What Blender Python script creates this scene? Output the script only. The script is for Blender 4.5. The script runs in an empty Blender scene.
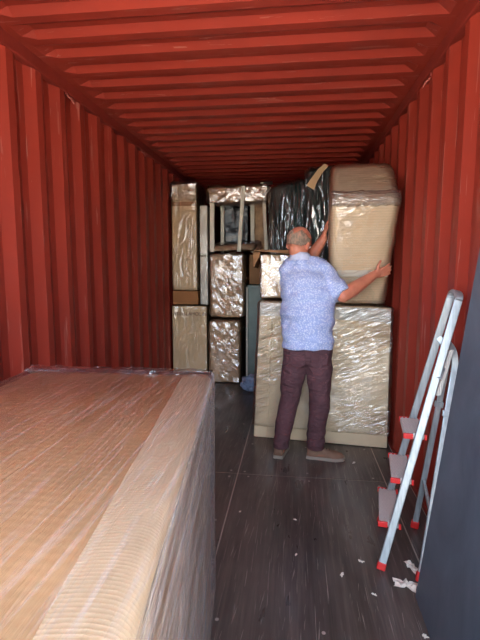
import bpy, bmesh, math, random
import numpy as np
from mathutils import Vector, Matrix, noise
random.seed(7)
scn = bpy.context.scene
C = scn.collection
# ------------------------------------------------------------------ camera, world, sun, exposure
CAMZ = 1.4546
YAW, PITCH, ROLL, FPX = math.radians(-6.87), math.radians(-6.924), math.radians(0.072), 444.0
_f0 = Vector((math.sin(YAW), math.cos(YAW), 0)); _r0 = Vector((math.cos(YAW), -math.sin(YAW), 0)); _u0 = Vector((0, 0, 1))
FWD = _f0*math.cos(PITCH) + _u0*math.sin(PITCH); _up = _u0*math.cos(PITCH) - _f0*math.sin(PITCH)
RGT = _r0*math.cos(ROLL) + _up*math.sin(ROLL); UPV = _up*math.cos(ROLL) - _r0*math.sin(ROLL)
cam_data = bpy.data.cameras.new('camera'); cam = bpy.data.objects.new('camera', cam_data); C.objects.link(cam)
cam_data.sensor_fit = 'HORIZONTAL'; cam_data.sensor_width = 36.0; cam_data.lens = FPX*36/480
cam_data.clip_start = 0.05
cam.matrix_world = Matrix.Translation((0, 0, CAMZ)) @ Matrix((RGT, UPV, -FWD)).transposed().to_4x4()
scn.camera = cam

XL, XR, ZC = -1.546, 0.804, 2.69          # inner faces of the container
Y0, Y1 = 0.35, 10.6                       # open door end, closed end

world = bpy.data.worlds.new('sky'); scn.world = world; world.use_nodes = True
wn = world.node_tree.nodes; wl = world.node_tree.links
bg = wn['Background']
sky = wn.new('ShaderNodeTexSky'); sky.sky_type = 'NISHITA'; sky.sun_disc = False; sky.sun_elevation = math.radians(50); sky.sun_rotation = math.radians(20)
sky.air_density = 1.0; sky.dust_density = 4.0; sky.ozone_density = 1.0
hs = wn.new('ShaderNodeHueSaturation'); hs.inputs['Saturation'].default_value = .65
wl.new(sky.outputs[0], hs.inputs['Color']); wl.new(hs.outputs[0], bg.inputs['Color']); bg.inputs['Strength'].default_value = 0.6
sd = bpy.data.lights.new('sun', 'SUN'); sd.energy = 9.0; sd.angle = math.radians(0.6); sd.color = (1.0, 0.93, 0.82)
sun = bpy.data.objects.new('sun', sd); C.objects.link(sun)
sun.rotation_euler = Vector((0.35, -0.75, -1.0)).to_track_quat('-Z', 'Y').to_euler()
pd = bpy.data.lights.new('door_portal', 'AREA'); pd.shape = 'RECTANGLE'; pd.size = XR-XL; pd.size_y = ZC; pd.cycles.is_portal = True
portal = bpy.data.objects.new('door_portal', pd); C.objects.link(portal)
portal.location = ((XL+XR)/2, Y0, ZC/2); portal.rotation_euler = (math.radians(90), 0, 0)   # faces into the container
vs = scn.view_settings
vs.view_transform = 'Standard'; vs.look = 'None'; vs.gamma = 1.0; vs.use_curve_mapping = False; vs.exposure = 1.97

# ------------------------------------------------------------------ pixel helpers (a direction; the depth comes from what a thing touches)
def ray(x, y): return RGT*((x-240)/FPX) - UPV*((y-320)/FPX) + FWD
def PY(x, y, Y): d = ray(x, y); return Vector((0, 0, CAMZ)) + d*(Y/d.y)
def PZ(x, y, z=0.0): d = ray(x, y); return Vector((0, 0, CAMZ)) + d*((z-CAMZ)/d.z)
def PX(x, y, X): d = ray(x, y); return Vector((0, 0, CAMZ)) + d*(X/d.x)

# ------------------------------------------------------------------ materials
def lin(c): return tuple((v/255/12.92 if v/255 <= .04045 else ((v/255+.055)/1.055)**2.4) for v in c) + (1.0,)
class NT:
    def __init__(s, name):
        s.m = bpy.data.materials.new(name); s.m.use_nodes = True; s.t = s.m.node_tree; s.n = s.t.nodes; s.l = s.t.links
        s.b = s.n['Principled BSDF']; s.out = s.n['Material Output']
        s.co = s.n.new('ShaderNodeTexCoord')
    def map(s, sc=(1, 1, 1), rot=(0, 0, 0), loc=(0, 0, 0), kind='Object', tex=False):
        m = s.n.new('ShaderNodeMapping'); m.vector_type = 'TEXTURE' if tex else 'POINT'
        if tex: sc = tuple(1/k for k in sc)
        s.l.new(s.co.outputs[kind], m.inputs[0])
        m.inputs['Scale'].default_value = sc; m.inputs['Rotation'].default_value = rot; m.inputs['Location'].default_value = loc
        return m.outputs[0]
    def noise(s, vec, scale=5, detail=3, rough=.55, dist=0):
        t = s.n.new('ShaderNodeTexNoise'); s.l.new(vec, t.inputs['Vector'])
        for k, v in (('Scale', scale), ('Detail', detail), ('Roughness', rough), ('Distortion', dist)): t.inputs[k].default_value = v
        return t.outputs['Fac']
    def voro(s, vec, scale=5, feature='F1'):
        t = s.n.new('ShaderNodeTexVoronoi'); t.feature = feature; s.l.new(vec, t.inputs['Vector']); t.inputs['Scale'].default_value = scale
        return t.outputs['Distance']
    def wave(s, vec, scale, axis='X', dist=0, dscale=1, kind='BANDS'):
        t = s.n.new('ShaderNodeTexWave'); t.wave_type = kind; t.bands_direction = axis; s.l.new(vec, t.inputs['Vector'])
        t.inputs['Scale'].default_value = scale; t.inputs['Distortion'].default_value = dist; t.inputs['Detail Scale'].default_value = dscale
        return t.outputs['Fac']
    def ramp(s, fac, stops):
        r = s.n.new('ShaderNodeValToRGB'); s.l.new(fac, r.inputs[0]); e = r.color_ramp.elements
        while len(e) < len(stops): e.new(0.5)
        for el, (p, c) in zip(e, stops): el.position = p; el.color = c if len(c) == 4 else tuple(c)+(1,)
        return r.outputs[0]
    def math(s, op, a, b=None):
        m = s.n.new('ShaderNodeMath'); m.operation = op
        for i, v in enumerate((a, b)):
            if v is None: continue
            if isinstance(v, (int, float)): m.inputs[i].default_value = v
            else: s.l.new(v, m.inputs[i])
        return m.outputs[0]
    def mix(s, fac, a, b, mode='MIX'):
        m = s.n.new('ShaderNodeMix'); m.data_type = 'RGBA'; m.blend_type = mode
        if isinstance(fac, (int, float)): m.inputs[0].default_value = fac
        else: s.l.new(fac, m.inputs[0])
        for i, v in ((6, a), (7, b)):
            if isinstance(v, tuple): m.inputs[i].default_value = v
            else: s.l.new(v, m.inputs[i])
        return m.outputs[2]
    def bump(s, h, strength=.3, dist=.01):
        b = s.n.new('ShaderNodeBump'); b.inputs['Strength'].default_value = strength; b.inputs['Distance'].default_value = dist
        s.l.new(h, b.inputs['Height']); return b.outputs[0]
    def set(s, color=None, rough=None, metal=None, normal=None, spec=None):
        for k, v in (('Base Color', color), ('Roughness', rough), ('Metallic', metal), ('Normal', normal), ('Specular IOR Level', spec)):
            if v is None: continue
            if isinstance(v, (int, float, tuple)): s.b.inputs[k].default_value = v
            else: s.l.new(v, s.b.inputs[k])
        return s.m
W, K = (1, 1, 1, 1), (0, 0, 0, 1)
def plain(name, rgb, rough=.6, metal=0, var=.12, scale=8, bump=0, bscale=60):
    t = NT(name); c = lin(rgb); n = t.noise(t.map(), scale, 4)
    d = tuple(max(0, v*(1-var)) for v in c[:3])+(1,); u = tuple(min(1, v*(1+var)) for v in c[:3])+(1,)
    col = t.ramp(n, [(.3, d), (.7, u)])
    nm = t.bump(t.noise(t.map(), bscale, 3), bump, .005) if bump else None
    return t.set(col, rough, metal, nm)
def red_paint(name, sc):
    t = NT(name)
    base = t.ramp(t.noise(t.map(), 1.3, 4), [(.3, lin((146, 52, 38))), (.7, lin((162, 58, 42)))])
    scr = t.math('GREATER_THAN', t.noise(t.map(sc), 14, 3, .6, .6), .65)
    patch = t.noise(t.map(), 2.3, 2)
    m1 = t.math('MULTIPLY', scr, t.math('MULTIPLY', patch, 1.0))
    col = t.mix(m1, base, lin((186, 120, 104)))
    rust = t.math('GREATER_THAN', t.noise(t.map(), 9, 6, .7), .72)
    col = t.mix(t.math('MULTIPLY', rust, .35), col, lin((96, 38, 24)))
    r = t.ramp(t.noise(t.map(), 6, 3), [(.3, (.42,)*3), (.7, (.6,)*3)])
    return t.set(col, r, 0, t.bump(t.noise(t.map(), 5, 3), .25, .006), .35)
def card(name, rgb, axis='X', lines=.25, scale=55, var=.1):
    t = NT(name); c = lin(rgb)
    d = tuple(v*(1-var) for v in c[:3])+(1,); u = tuple(min(1, v*(1+var)) for v in c[:3])+(1,)
    col = t.ramp(t.noise(t.map(), 3.5, 5), [(.3, d), (.7, u)])
    w = t.wave(t.map(), scale, axis, 1.2, 1)
    col = t.mix(t.math('MULTIPLY', w, lines*.5), col, tuple(v*.72 for v in c[:3])+(1,))
    return t.set(col, .72, 0, t.bump(w, .15, .002), .3)
def film(name, sc=(1, 1, 1), rot=(0, 0, 0), scale=20, haze=.10, gloss=.30, bstr=.9, tint=(.95, .95, .97, 1), dist=1.5, rough=.14, ridge=True, hz=(.45, .75), bd=.012, patch=None, tex=False):
    """clear stretch film: transparent, with a glossy creased skin and a little whitening where layers overlap"""
    t = NT(name); v = t.map(sc, rot, tex=tex)
    n1 = t.noise(v, scale, 1.5, .5, dist)
    h = t.math('ABSOLUTE', t.math('SUBTRACT', n1, .5)) if ridge else n1
    if patch:
        pm = t.ramp(t.noise(t.map((1, 1, 1), (0, 0, 0), (patch[2], 0, patch[3])), patch[0], 1), [(patch[1]-.06, (.10, .10, .10, 1)), (patch[1]+.06, W)])
        h = t.math('MULTIPLY', h, pm)
    nm = t.bump(h, bstr, bd)
    tr = t.n.new('ShaderNodeBsdfTransparent'); tr.inputs[0].default_value = tint
    gl = t.n.new('ShaderNodeBsdfGlossy'); gl.inputs['Roughness'].default_value = rough; gl.inputs['Color'].default_value = W; t.l.new(nm, gl.inputs['Normal'])
    df = t.n.new('ShaderNodeBsdfDiffuse'); df.inputs[0].default_value = (.85, .84, .84, 1); t.l.new(nm, df.inputs['Normal'])
    hz_ = t.ramp(t.noise(v, scale*.45, 3, .6, dist), [(hz[0], K), (hz[1], W)])
    a = t.n.new('ShaderNodeMixShader'); t.l.new(t.math('MULTIPLY', hz_, haze), a.inputs[0]); t.l.new(tr.outputs[0], a.inputs[1]); t.l.new(df.outputs[0], a.inputs[2])
    fr = t.n.new('ShaderNodeFresnel'); fr.inputs['IOR'].default_value = 1.5; t.l.new(nm, fr.inputs['Normal'])
    g = t.math('MINIMUM', t.math('ADD', fr.outputs[0], gloss*.8), .85)
    b = t.n.new('ShaderNodeMixShader'); t.l.new(g, b.inputs[0]); t.l.new(a.outputs[0], b.inputs[1]); t.l.new(gl.outputs[0], b.inputs[2])
    t.l.new(b.outputs[0], t.out.inputs[0]); return t.m
M = {}
M['red_wall'] = red_paint('red_wall_paint', (1, 3.0, .12)); M['red_roof'] = red_paint('red_roof_paint', (.2, 3, 3))
M['red_rail'] = plain('red_rail_paint', (136, 46, 34), .55)
M['screw'] = plain('worn_screw_steel', (170, 160, 150), .5, .2)
M['rust_ring'] = plain('bare_scuffed_steel', (176, 96, 84), .5, .3)
def floor_mat():
    t = NT('dark_varnished_plywood'); g = t.map((14, .6, 1))
    n = t.noise(g, 3, 6, .65, .4)
    col = t.ramp(n, [(.25, lin((46, 40, 36))), (.5, lin((72, 63, 57))), (.75, lin((104, 93, 85)))])
    wear = t.ramp(t.noise(t.map((1.2, .5, 1)), 2.2, 4), [(.42, K), (.7, W)])
    col = t.mix(t.math('MULTIPLY', wear, .35), col, lin((128, 117, 108)))
    s1 = t.math('GREATER_THAN', t.noise(t.map((80, 1.2, 1)), 2.6, 2, .5, .1), .695)
    s2 = t.math('GREATER_THAN', t.noise(t.map((60, 1.6, 1), (0, 0, -.12), (3, 1, 0), tex=True), 3.1, 2, .5, .1), .70)
    sc = t.math('MAXIMUM', s1, s2)
    col = t.mix(t.math('MULTIPLY', sc, .55), col, lin((168, 158, 148)))
    r = t.ramp(t.noise(t.map((3, 1, 1)), 3, 5), [(.3, (.26,)*3), (.75, (.5,)*3)])
    return t.set(col, r, 0, t.bump(n, .12, .004), .5)
M['ply'] = floor_mat()
M['underlay'] = plain('dusty_floor_joint', (178, 166, 152), .8)
M['yard'] = plain('yard_concrete', (176, 170, 160), .9, var=.15, scale=2)
M['card'] = card('kraft_cardboard', (212, 182, 140))
M['card_pale'] = card('pale_cardboard', (224, 202, 164), 'Z', .2)
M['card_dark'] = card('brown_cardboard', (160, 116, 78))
M['card_box'] = card('carton_cardboard', (214, 184, 142), 'X', .15)
M['card_top'] = card('golden_cardboard_sheet', (216, 184, 134), 'Y', .3, 13, .16)
M['flute'] = plain('single_face_corrugated_paper', (226, 204, 164), .75, var=.06)
M['paper_brown'] = plain('crumpled_kraft_paper', (196, 158, 118), .7, var=.2, scale=14, bump=.6, bscale=40)
M['bubble'] = plain('brown_paper_padding', (208, 170, 128), .6, var=.25, scale=16, bump=.5, bscale=45)
M['white_board'] = plain('off_white_slab', (214, 204, 184), .6, var=.06)
M['wood'] = card('brown_wood', (168, 112, 66), 'Z', .5, 12)
M['white_wood'] = plain('cream_painted_wood', (238, 226, 202), .5, var=.06)
M['green_cloth'] = plain('dark_green_fabric', (40, 60, 54), .85, var=.2, scale=5, bump=.3, bscale=150)
M['grey_metal'] = plain('grey_green_metal', (120, 132, 124), .45, .2)
M['black_poly'] = plain('black_polythene', (20, 20, 20), .25, 0, .3, 8, .8, 9)
M['tape'] = plain('pale_packing_paper', (206, 170, 126), .6, var=.08)
M['print'] = plain('brown_print', (104, 60, 38), .8)
M['white_paper'] = plain('white_paper', (226, 216, 200), .8, var=.05)
M['blue_plastic'] = plain('blue_tinted_plastic', (150, 168, 196), .25, 0, .25, 12, .6, 18)
t = NT('slate_black_board'); M['board'] = t.set(t.ramp(t.noise(t.map((1, 1, .7)), 3.2, 5, .6, .8), [(.3, lin((72, 80, 90))), (.75, lin((98, 108, 118)))]), .5, 0, t.bump(t.noise(t.map(), 90, 2), .1, .002), .4)
t = NT('ladder_aluminium'); M['alu'] = t.set(t.ramp(t.noise(t.map((20, 20, 1)), 4, 3), [(.3, lin((160, 168, 170))), (.7, lin((192, 200, 202)))]), .4, .6)
t = NT('ladder_ribbed_aluminium'); M['alu_tread'] = t.set(lin((226, 222, 212)), .5, .1, t.bump(t.wave(t.map(), 40, 'X'), .6, .004))
M['red_plastic'] = plain('red_plastic', (216, 42, 40), .4, var=.05)
M['skin'] = None
t = NT('sunburnt_skin'); M['skin'] = t.set(t.ramp(t.noise(t.map(), 9, 4), [(.3, lin((196, 116, 88))), (.7, lin((222, 146, 114)))]), .5); t.b.inputs['Subsurface Weight'].default_value = .08
t = NT('short_grey_hair'); M['hair'] = t.set(t.ramp(t.noise(t.map((1, 1, .5)), 46, 4, .7), [(.32, lin((112, 98, 84))), (.52, lin((158, 136, 114))), (.70, lin((206, 138, 110)))]), .9, 0, t.bump(t.noise(t.map(), 160, 2), .6, .004))
M['eye'] = plain('eye_white', (230, 226, 220), .2); M['lip'] = plain('lips', (176, 96, 84), .5)
def shirt_mat():
    t = NT('blue_patterned_cotton')
    v = t.map((1, 1, 1), (0, .5, .3))
    vo = t.voro(v, 95)
    col = t.ramp(vo, [(.26, lin((240, 243, 252))), (.5, lin((150, 170, 220)))])
    col = t.mix(.35, col, t.ramp(t.noise(t.map(), 4, 3), [(.3, lin((168, 184, 226))), (.7, lin((206, 216, 242)))]))
    return t.set(col, .8, 0, t.bump(t.noise(t.map((1, 1, 1.4)), 9, 4, .6, .8), .55, .02))
M['shirt'] = shirt_mat(); M['collar'] = plain('pale_blue_cotton', (206, 216, 240), .8, var=.1, scale=60)
t = NT('plum_trouser_cloth'); M['trouser'] = t.set(t.ramp(t.noise(t.map(), 5, 4), [(.3, lin((84, 54, 58))), (.7, lin((104, 68, 72)))]), .85, 0, t.bump(t.noise(t.map((1, 1, 2.2)), 9, 3, .6, 1.0), .8, .035))
M['trouser_seam'] = plain('plum_seam', (74, 46, 50), .85)
M['shoe'] = plain('brown_suede', (128, 98, 78), .85, var=.18, scale=12, bump=.2, bscale=90)
M['sole'] = plain('grey_rubber', (150, 138, 124), .8); M['lace'] = plain('dark_lace', (70, 54, 44), .8)
# films
M['film_top'] = film('film_streaked', (26, .9, 1.5), (0, 0, .55), 7, .13, .03, .5, dist=.15, rough=.2, hz=(.5, .68))
M['film_crate'] = film('film_crate_side', (1.0, 1.2, 26), (0.95, 0, 0), 5, .42, .10, .8, dist=.25, rough=.2, hz=(.35, .65), bd=.03)
M['film_big'] = film('film_big_box', (1, 1, 7), (0, -.38, 0), 5, .05, .10, 1, dist=.7, rough=.07, bd=.05, patch=(1.7, .47, .0, .35), tex=True)
M['film_crinkle'] = film('film_crinkled', (1, 1, .7), (0, .3, 0), 24, .08, .16, .4, dist=1.0, rough=.07, bd=.02)
M['film_plain'] = film('film_plain', (1, 1, .5), (0, .2, 0), 5, .04, .05, 1, rough=.08, bd=.05)
M['film_chair'] = film('film_chair', (1, 1, 2.6), (0, .12, 0), 6, .05, .08, 1, dist=.8, rough=.08, bd=.045, patch=(2.0, .48, .12, .3))
M['film_band'] = film('film_bunched', (1, 1, 6), (0, .0, 0), 9, .06, .12, 1, dist=.5, rough=.12, bd=.04, hz=(.2, .5))
M['film_vertical'] = film('film_vertical', (3.0, 3.0, .35), (0, .12, 0), 4, .03, .14, 1, dist=1.0, rough=.06, bd=.12, hz=(.5, .8))

# ------------------------------------------------------------------ mesh helpers (vertices in world space; parts are stored relative to their thing's base)
def tag(o, label=None, cat=None, group=None, kind=None):
    if label: o['label'] = label
    if cat: o['category'] = cat
    if group: o['group'] = group
    if kind: o['kind'] = kind
    return o
def thing(name, loc, label, cat, group=None):
    o = bpy.data.objects.new(name, None); C.objects.link(o); o.location = loc; o.empty_display_size = .1
    return tag(o, label, cat, group)
def root_loc(p):
    while p is not None and p.parent is not None: p = p.parent
    return Vector(p.location) if p is not None else None
class MB:
    def __init__(s): s.v = []; s.f = []
    def add(s, vs, fs):
        o = len(s.v); s.v += [Vector(v) for v in vs]; s.f += [tuple(i+o for i in f) for f in fs]; return s
    def hexa(s, p):   # 4 bottom corners counter-clockwise seen from above, 4 top corners
        return s.add(p, [(3, 2, 1, 0), (4, 5, 6, 7), (0, 1, 5, 4), (1, 2, 6, 5), (2, 3, 7, 6), (3, 0, 4, 7)])
    def box(s, a, b):
        (x0, y0, z0), (x1, y1, z1) = a, b
        return s.hexa([(x0, y0, z0), (x1, y0, z0), (x1, y1, z0), (x0, y1, z0), (x0, y0, z1), (x1, y0, z1), (x1, y1, z1), (x0, y1, z1)])
    def beam(s, p, q, w, h, up):   # w across, h along up
        p, q, up = Vector(p), Vector(q), Vector(up); d = (q-p).normalized(); a = d.cross(up).normalized(); u = a.cross(d).normalized()
        a *= w/2; u *= h/2
        return s.hexa([p-a-u, p+a-u, q+a-u, q-a-u, p-a+u, p+a+u, q+a+u, q-a+u])
    def loft(s, rings, cap=True, closed=True):
        o = len(s.v); n = len(rings[0])
        for r in rings: s.v += [Vector(v) for v in r]
        for i in range(len(rings)-1):
            for j in range(n if closed else n-1):
                a, b = o+i*n+j, o+i*n+(j+1) % n; s.f.append((a, b, b+n, a+n))
        if cap and closed:
            s.f.append(tuple(o+j for j in reversed(range(n)))); s.f.append(tuple(o+(len(rings)-1)*n+j for j in range(n)))
        return s
    def tube(s, pts, r, n=10, flat=1.0, up=(0, 0, 1)):
        pts = [Vector(p) for p in pts]; rings = []; up = Vector(up)
        for i, p in enumerate(pts):
            d = (pts[min(i+1, len(pts)-1)]-pts[max(i-1, 0)]).normalized()
            a = d.cross(up)
            a = a.normalized() if a.length > 1e-4 else d.orthogonal().normalized(); u = a.cross(d)
            rr = r[i] if isinstance(r, (list, tuple)) else r
            rings.append([p + a*math.cos(k*math.tau/n)*rr + u*math.sin(k*math.tau/n)*rr*flat for k in range(n)])
        return s.loft(rings)
    def cone(s, p, q, r0, r1, n=18, m=5):     # rounded tapered limb
        p, q = Vector(p), Vector(q); d = (q-p).normalized(); a = d.orthogonal().normalized(); b = d.cross(a); rings = []
        for i in range(m+1):
            t = -math.pi/2*(1-i/m)*.999; rings.append([p + d*math.sin(t)*r0 + (a*math.cos(k*math.tau/n)+b*math.sin(k*math.tau/n))*r0*math.cos(t) for k in range(n)])
        for i in range(m+1):
            t = math.pi/2*(i/m)*.999; rings.append([q + d*math.sin(t)*r1 + (a*math.cos(k*math.tau/n)+b*math.sin(k*math.tau/n))*r1*math.cos(t) for k in range(n)])
        return s.loft(rings)
    def chain(s, pts, rs, n=14):
        for i in range(len(pts)-1): s.cone(pts[i], pts[i+1], rs[i], rs[i+1], n)
        return s
    def ell(s, c, r, rot=None, n=24, m=14):
        rings = []; c = Vector(c); rot = rot or Matrix.Identity(3)
        for i in range(m+1):
            t = math.pi*(i/m-.5)*.998
            rings.append([c + rot @ Vector((r[0]*math.cos(t)*math.cos(k*math.tau/n), r[1]*math.cos(t)*math.sin(k*math.tau/n), r[2]*math.sin(t))) for k in range(n)])
        return s.loft(rings)
    def bm(s):
        b = bmesh.new(); vv = [b.verts.new(v) for v in s.v]
        for f in s.f:
            try: b.faces.new([vv[i] for i in f])
            except ValueError: pass
        return b
    def build(s, name, mat, parent=None, bevel=0, seg=2, smooth=False, kind=None):
        return link(name, s.bm(), mat, parent, bevel, seg, smooth, kind)
def link(name, b, mat, parent=None, bevel=0, seg=2, smooth=False, kind=None, recalc=True):
    if recalc: bmesh.ops.recalc_face_normals(b, faces=b.faces[:])
    if bevel:
        es = [e for e in b.edges if len(e.link_faces) == 2 and e.calc_face_angle(0) > .5]
        bmesh.ops.bevel(b, geom=es, offset=bevel, segments=seg, profile=.5, affect='EDGES', clamp_overlap=True)
    me = bpy.data.meshes.new(name)
    L = root_loc(parent)
    if L is None:     # a one-mesh thing: put its origin at the middle of its base
        xs = [v.co for v in b.verts]
        L = Vector(((min(v.x for v in xs)+max(v.x for v in xs))/2, (min(v.y for v in xs)+max(v.y for v in xs))/2, min(v.z for v in xs)))
    for v in b.verts: v.co -= L
    b.to_mesh(me); b.free()
    if smooth:
        for p in me.polygons: p.use_smooth = True
    me.materials.append(M[mat] if isinstance(mat, str) else mat)
    o = bpy.data.objects.new(name, me); C.objects.link(o)
    if parent is not None: o.parent = parent
    else: o.location = L
    if kind: o['kind'] = kind
    return o
def fbm(p, s, seed=0.0): return noise.noise(Vector((p.x*s[0]+seed, p.y*s[1]+seed*1.7, p.z*s[2]-seed)))
def soft(p8, bevel, cuts, amp, sc=(6, 6, 6), seed=0., ridge=False, seg=3):
    """rounded, slightly crumpled hexahedron as a bmesh"""
    b = MB().hexa(p8).bm(); bmesh.ops.recalc_face_normals(b, faces=b.faces[:])
    if bevel: bmesh.ops.bevel(b, geom=b.edges[:], offset=bevel, segments=seg, profile=.5, affect='EDGES', clamp_overlap=True)
    for _ in range(cuts):
        el = [e for e in b.edges if e.calc_length() > .045]
        if not el: break
        bmesh.ops.subdivide_edges(b, edges=el, cuts=1, use_grid_fill=True)
    b.normal_update()
    mv = []
    for v in b.verts:
        n = fbm(v.co, sc, seed) + .5*fbm(v.co, tuple(2.1*k for k in sc), seed+3)
        if ridge: n = abs(n)*2-.5
        mv.append(v.normal*n*amp)
    for v, d in zip(b.verts, mv): v.co += d
    return b
def facets(p8, bevel, size, amp, seed=0, keep=None):
    """creased film: flat triangles, each tilted its own way"""
    rnd = random.Random(seed); b = MB().hexa(p8).bm(); bmesh.ops.recalc_face_normals(b, faces=b.faces[:])
    bmesh.ops.bevel(b, geom=b.edges[:], offset=bevel, segments=1, profile=.5, affect='EDGES', clamp_overlap=True)
    for _ in range(7):
        el = [e for e in b.edges if e.calc_length() > size*1.5]
        if not el: break
        bmesh.ops.subdivide_edges(b, edges=el, cuts=1, use_grid_fill=True)
    bmesh.ops.triangulate(b, faces=b.faces[:], quad_method='SHORT_EDGE'); b.normal_update()
    mv = []
    for v in b.verts:
        n = v.normal; a = n.orthogonal().normalized(); c = n.cross(a); k = amp*(.35+.65*max(0, min(1, .5+1.6*fbm(v.co, (3, 3, 3), seed))))
        mv.append(n*rnd.uniform(0, k) + (a*rnd.uniform(-1, 1)+c*rnd.uniform(-1, 1))*size*.33)
    for v, d in zip(b.verts, mv): v.co += d
    return b
def grow(p8, d):
    c = sum((Vector(p) for p in p8), Vector())/8; out = []
    for p in p8:
        p = Vector(p); out.append(Vector((p.x+math.copysign(d, p.x-c.x), p.y+math.copysign(d, p.y-c.y), p.z+(d if p.z > c.z else 0.0))))
    return out
def h8(x0, x1, y0, y1, z0, z1): return [Vector(p) for p in ((x0, y0, z0), (x1, y0, z0), (x1, y1, z0), (x0, y1, z0), (x0, y0, z1), (x1, y0, z1), (x1, y1, z1), (x0, y1, z1))]

# ================================================================== the container
def trapezoid(y0, y1, period, phase, depth, parts):
    """polyline (y, offset): inner flat, slope out, outer flat, slope in"""
    pts = []; k = math.floor((y0-phase)/period)-1; y = phase+k*period
    while y < y1+period:
        a = y
        for frac, off in zip(parts, (0, 1, 1, 0)):
            pts.append((a, off*depth)); a += frac*period
        y += period
    out = [p for p in pts if y0 < p[0] < y1]
    return [(y0, 0)]+out+[(y1, 0)]
RAILH = .075
def side_wall(name, X, sgn):
    prof = trapezoid(Y0, Y1, .278, 2.416, .036, (.30, .22, .26, .22)); m = MB(); z0, z1 = 0.0, ZC-RAILH+.004
    zs = [z0, z1]
    for z in zs: m.v += [Vector((X+sgn*o, y, z)) for y, o in prof]
    n = len(prof)
    for z in zs: m.v += [Vector((X+sgn*(o+.03), y, z)) for y, o in prof]
    for i in range(n-1):
        m.f.append((i, i+1, n+i+1, n+i)); m.f.append((2*n+i, 3*n+i, 3*n+i+1, 2*n+i+1))
        m.f.append((i, 2*n+i, 2*n+i+1, i+1)); m.f.append((n+i, n+i+1, 3*n+i+1, 3*n+i))
    m.f.append((0, n, 3*n, 2*n)); m.f.append((n-1, 3*n-1, 4*n-1, 2*n-1))
    return tag(m.build(name, 'red_wall'), kind='structure')
side_wall('wall_left', XL, -1); side_wall('wall_right', XR, 1)
for i, (X, s) in enumerate(((XL, -1), (XR, 1))):
    m = MB().box((min(X-s*.012, X+s*.07), Y0, ZC-RAILH), (max(X-s*.012, X+s*.07), Y1, ZC+.03))
    tag(m.build('trim_%d' % (i+1), 'red_rail', bevel=.008), kind='structure')
    m = MB().box((min(X-s*.006, X+s*.07), Y0, -.06), (max(X-s*.006, X+s*.07), Y1, .022))
    tag(m.build('trim_%d' % (i+3), 'red_rail', bevel=.006), kind='structure')
# roof: pressed cross ribs that flatten out before the side rails
prof = trapezoid(Y0, Y1, .221, 2.30, .030, (.30, .22, .20, .28)); m = MB(); n = len(prof)
xs = [XL-.02, XL+.06, XL+.13] + [XL+.13+(XR-XL-.26)*k/8 for k in range(1, 8)] + [XR-.13, XR-.06, XR+.02]
fs = [0, 0] + [1]*(len(xs)-4) + [0, 0]
for x, f in zip(xs, fs): m.v += [Vector((x, y, ZC + o*f)) for y, o in prof]
for j in range(len(xs)-1):
    for i in range(n-1): m.f.append((j*n+i, (j+1)*n+i, (j+1)*n+i+1, j*n+i+1))
o2 = len(m.v); m.v += [Vector((x, y, ZC+.07)) for x in (XL-.02, XR+.02) for y in (Y0, Y1)]; m.f.append((o2, o2+1, o2+3, o2+2))
b = m.bm(); tag(link('ceiling', b, 'red_roof', recalc=False), kind='structure')
# far end
m = MB(); prof = trapezoid(XL-.02, XR+.02, .25, XL, .04, (.3, .2, .3, .2)); n = len(prof)
for z in (0, ZC+.02): m.v += [Vector((x, Y1-o, z)) for x, o in prof]
for i in range(n-1): m.f.append((i, i+1, n+i+1, n+i))
o2 = len(m.v); m.v += [Vector((x, Y1+.05, z)) for z in (0, ZC+.02) for x in (XL-.02, XR+.02)]; m.f.append((o2, o2+1, o2+3, o2+2))
tag(m.build('wall_back', 'red_wall'), kind='structure')
# floor: plywood sheets with open joints over a dark base
fl = tag(MB().box((XL-.03, Y0, -.16), (XR+.03, Y1, -.0035)).build('floor', 'underlay'), kind='structure')
screw = None
G = .0036
cols = [(XL+.008, -.372), (-.372, .64), (.64, XR-.008)]
rows = [[Y0, 1.79, 2.965, 4.9, 6.1, 8.5, Y1], [Y0, 2.962, 4.0, 5.4, 7.8, Y1], [Y0, 2.95, 5.4, 7.8, Y1]]
for (x0, x1), ys in zip(cols, rows):
    for y0, y1 in zip(ys[:-1], ys[1:]):
        p = MB().box((x0+G, y0+G, -.0035), (x1-G, y1-G, random.uniform(-.0012, 0))).build('plywood_panel', 'ply', fl, bevel=.0015, seg=1)
        if y0 > 4.5: continue
        for sy in (y0+.05, (y0+y1)/2, y1-.05):
            for sx in np.linspace(x0+.06, x1-.06, 3 if x1-x0 > .5 else 1):
                jx, jy = random.uniform(-.02, .02), random.uniform(-.02, .02)
                if screw is None:
                    screw = MB().tube([(0, 0, -.004), (0, 0, .0012)], .008, 10).build('screw', 'screw', p)
                    screw.data.transform(Matrix.Translation(root_loc(p))); s_ = screw
                else:
                    s_ = screw.copy(); C.objects.link(s_); s_.parent = p
                s_.location = Vector((sx+jx, sy+jy, 0)) - Vector(fl.location)
tag(MB().box((-30, -40, -.2), (30, Y0-.03, -.003)).build('yard_ground', 'yard'), kind='structure')
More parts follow.
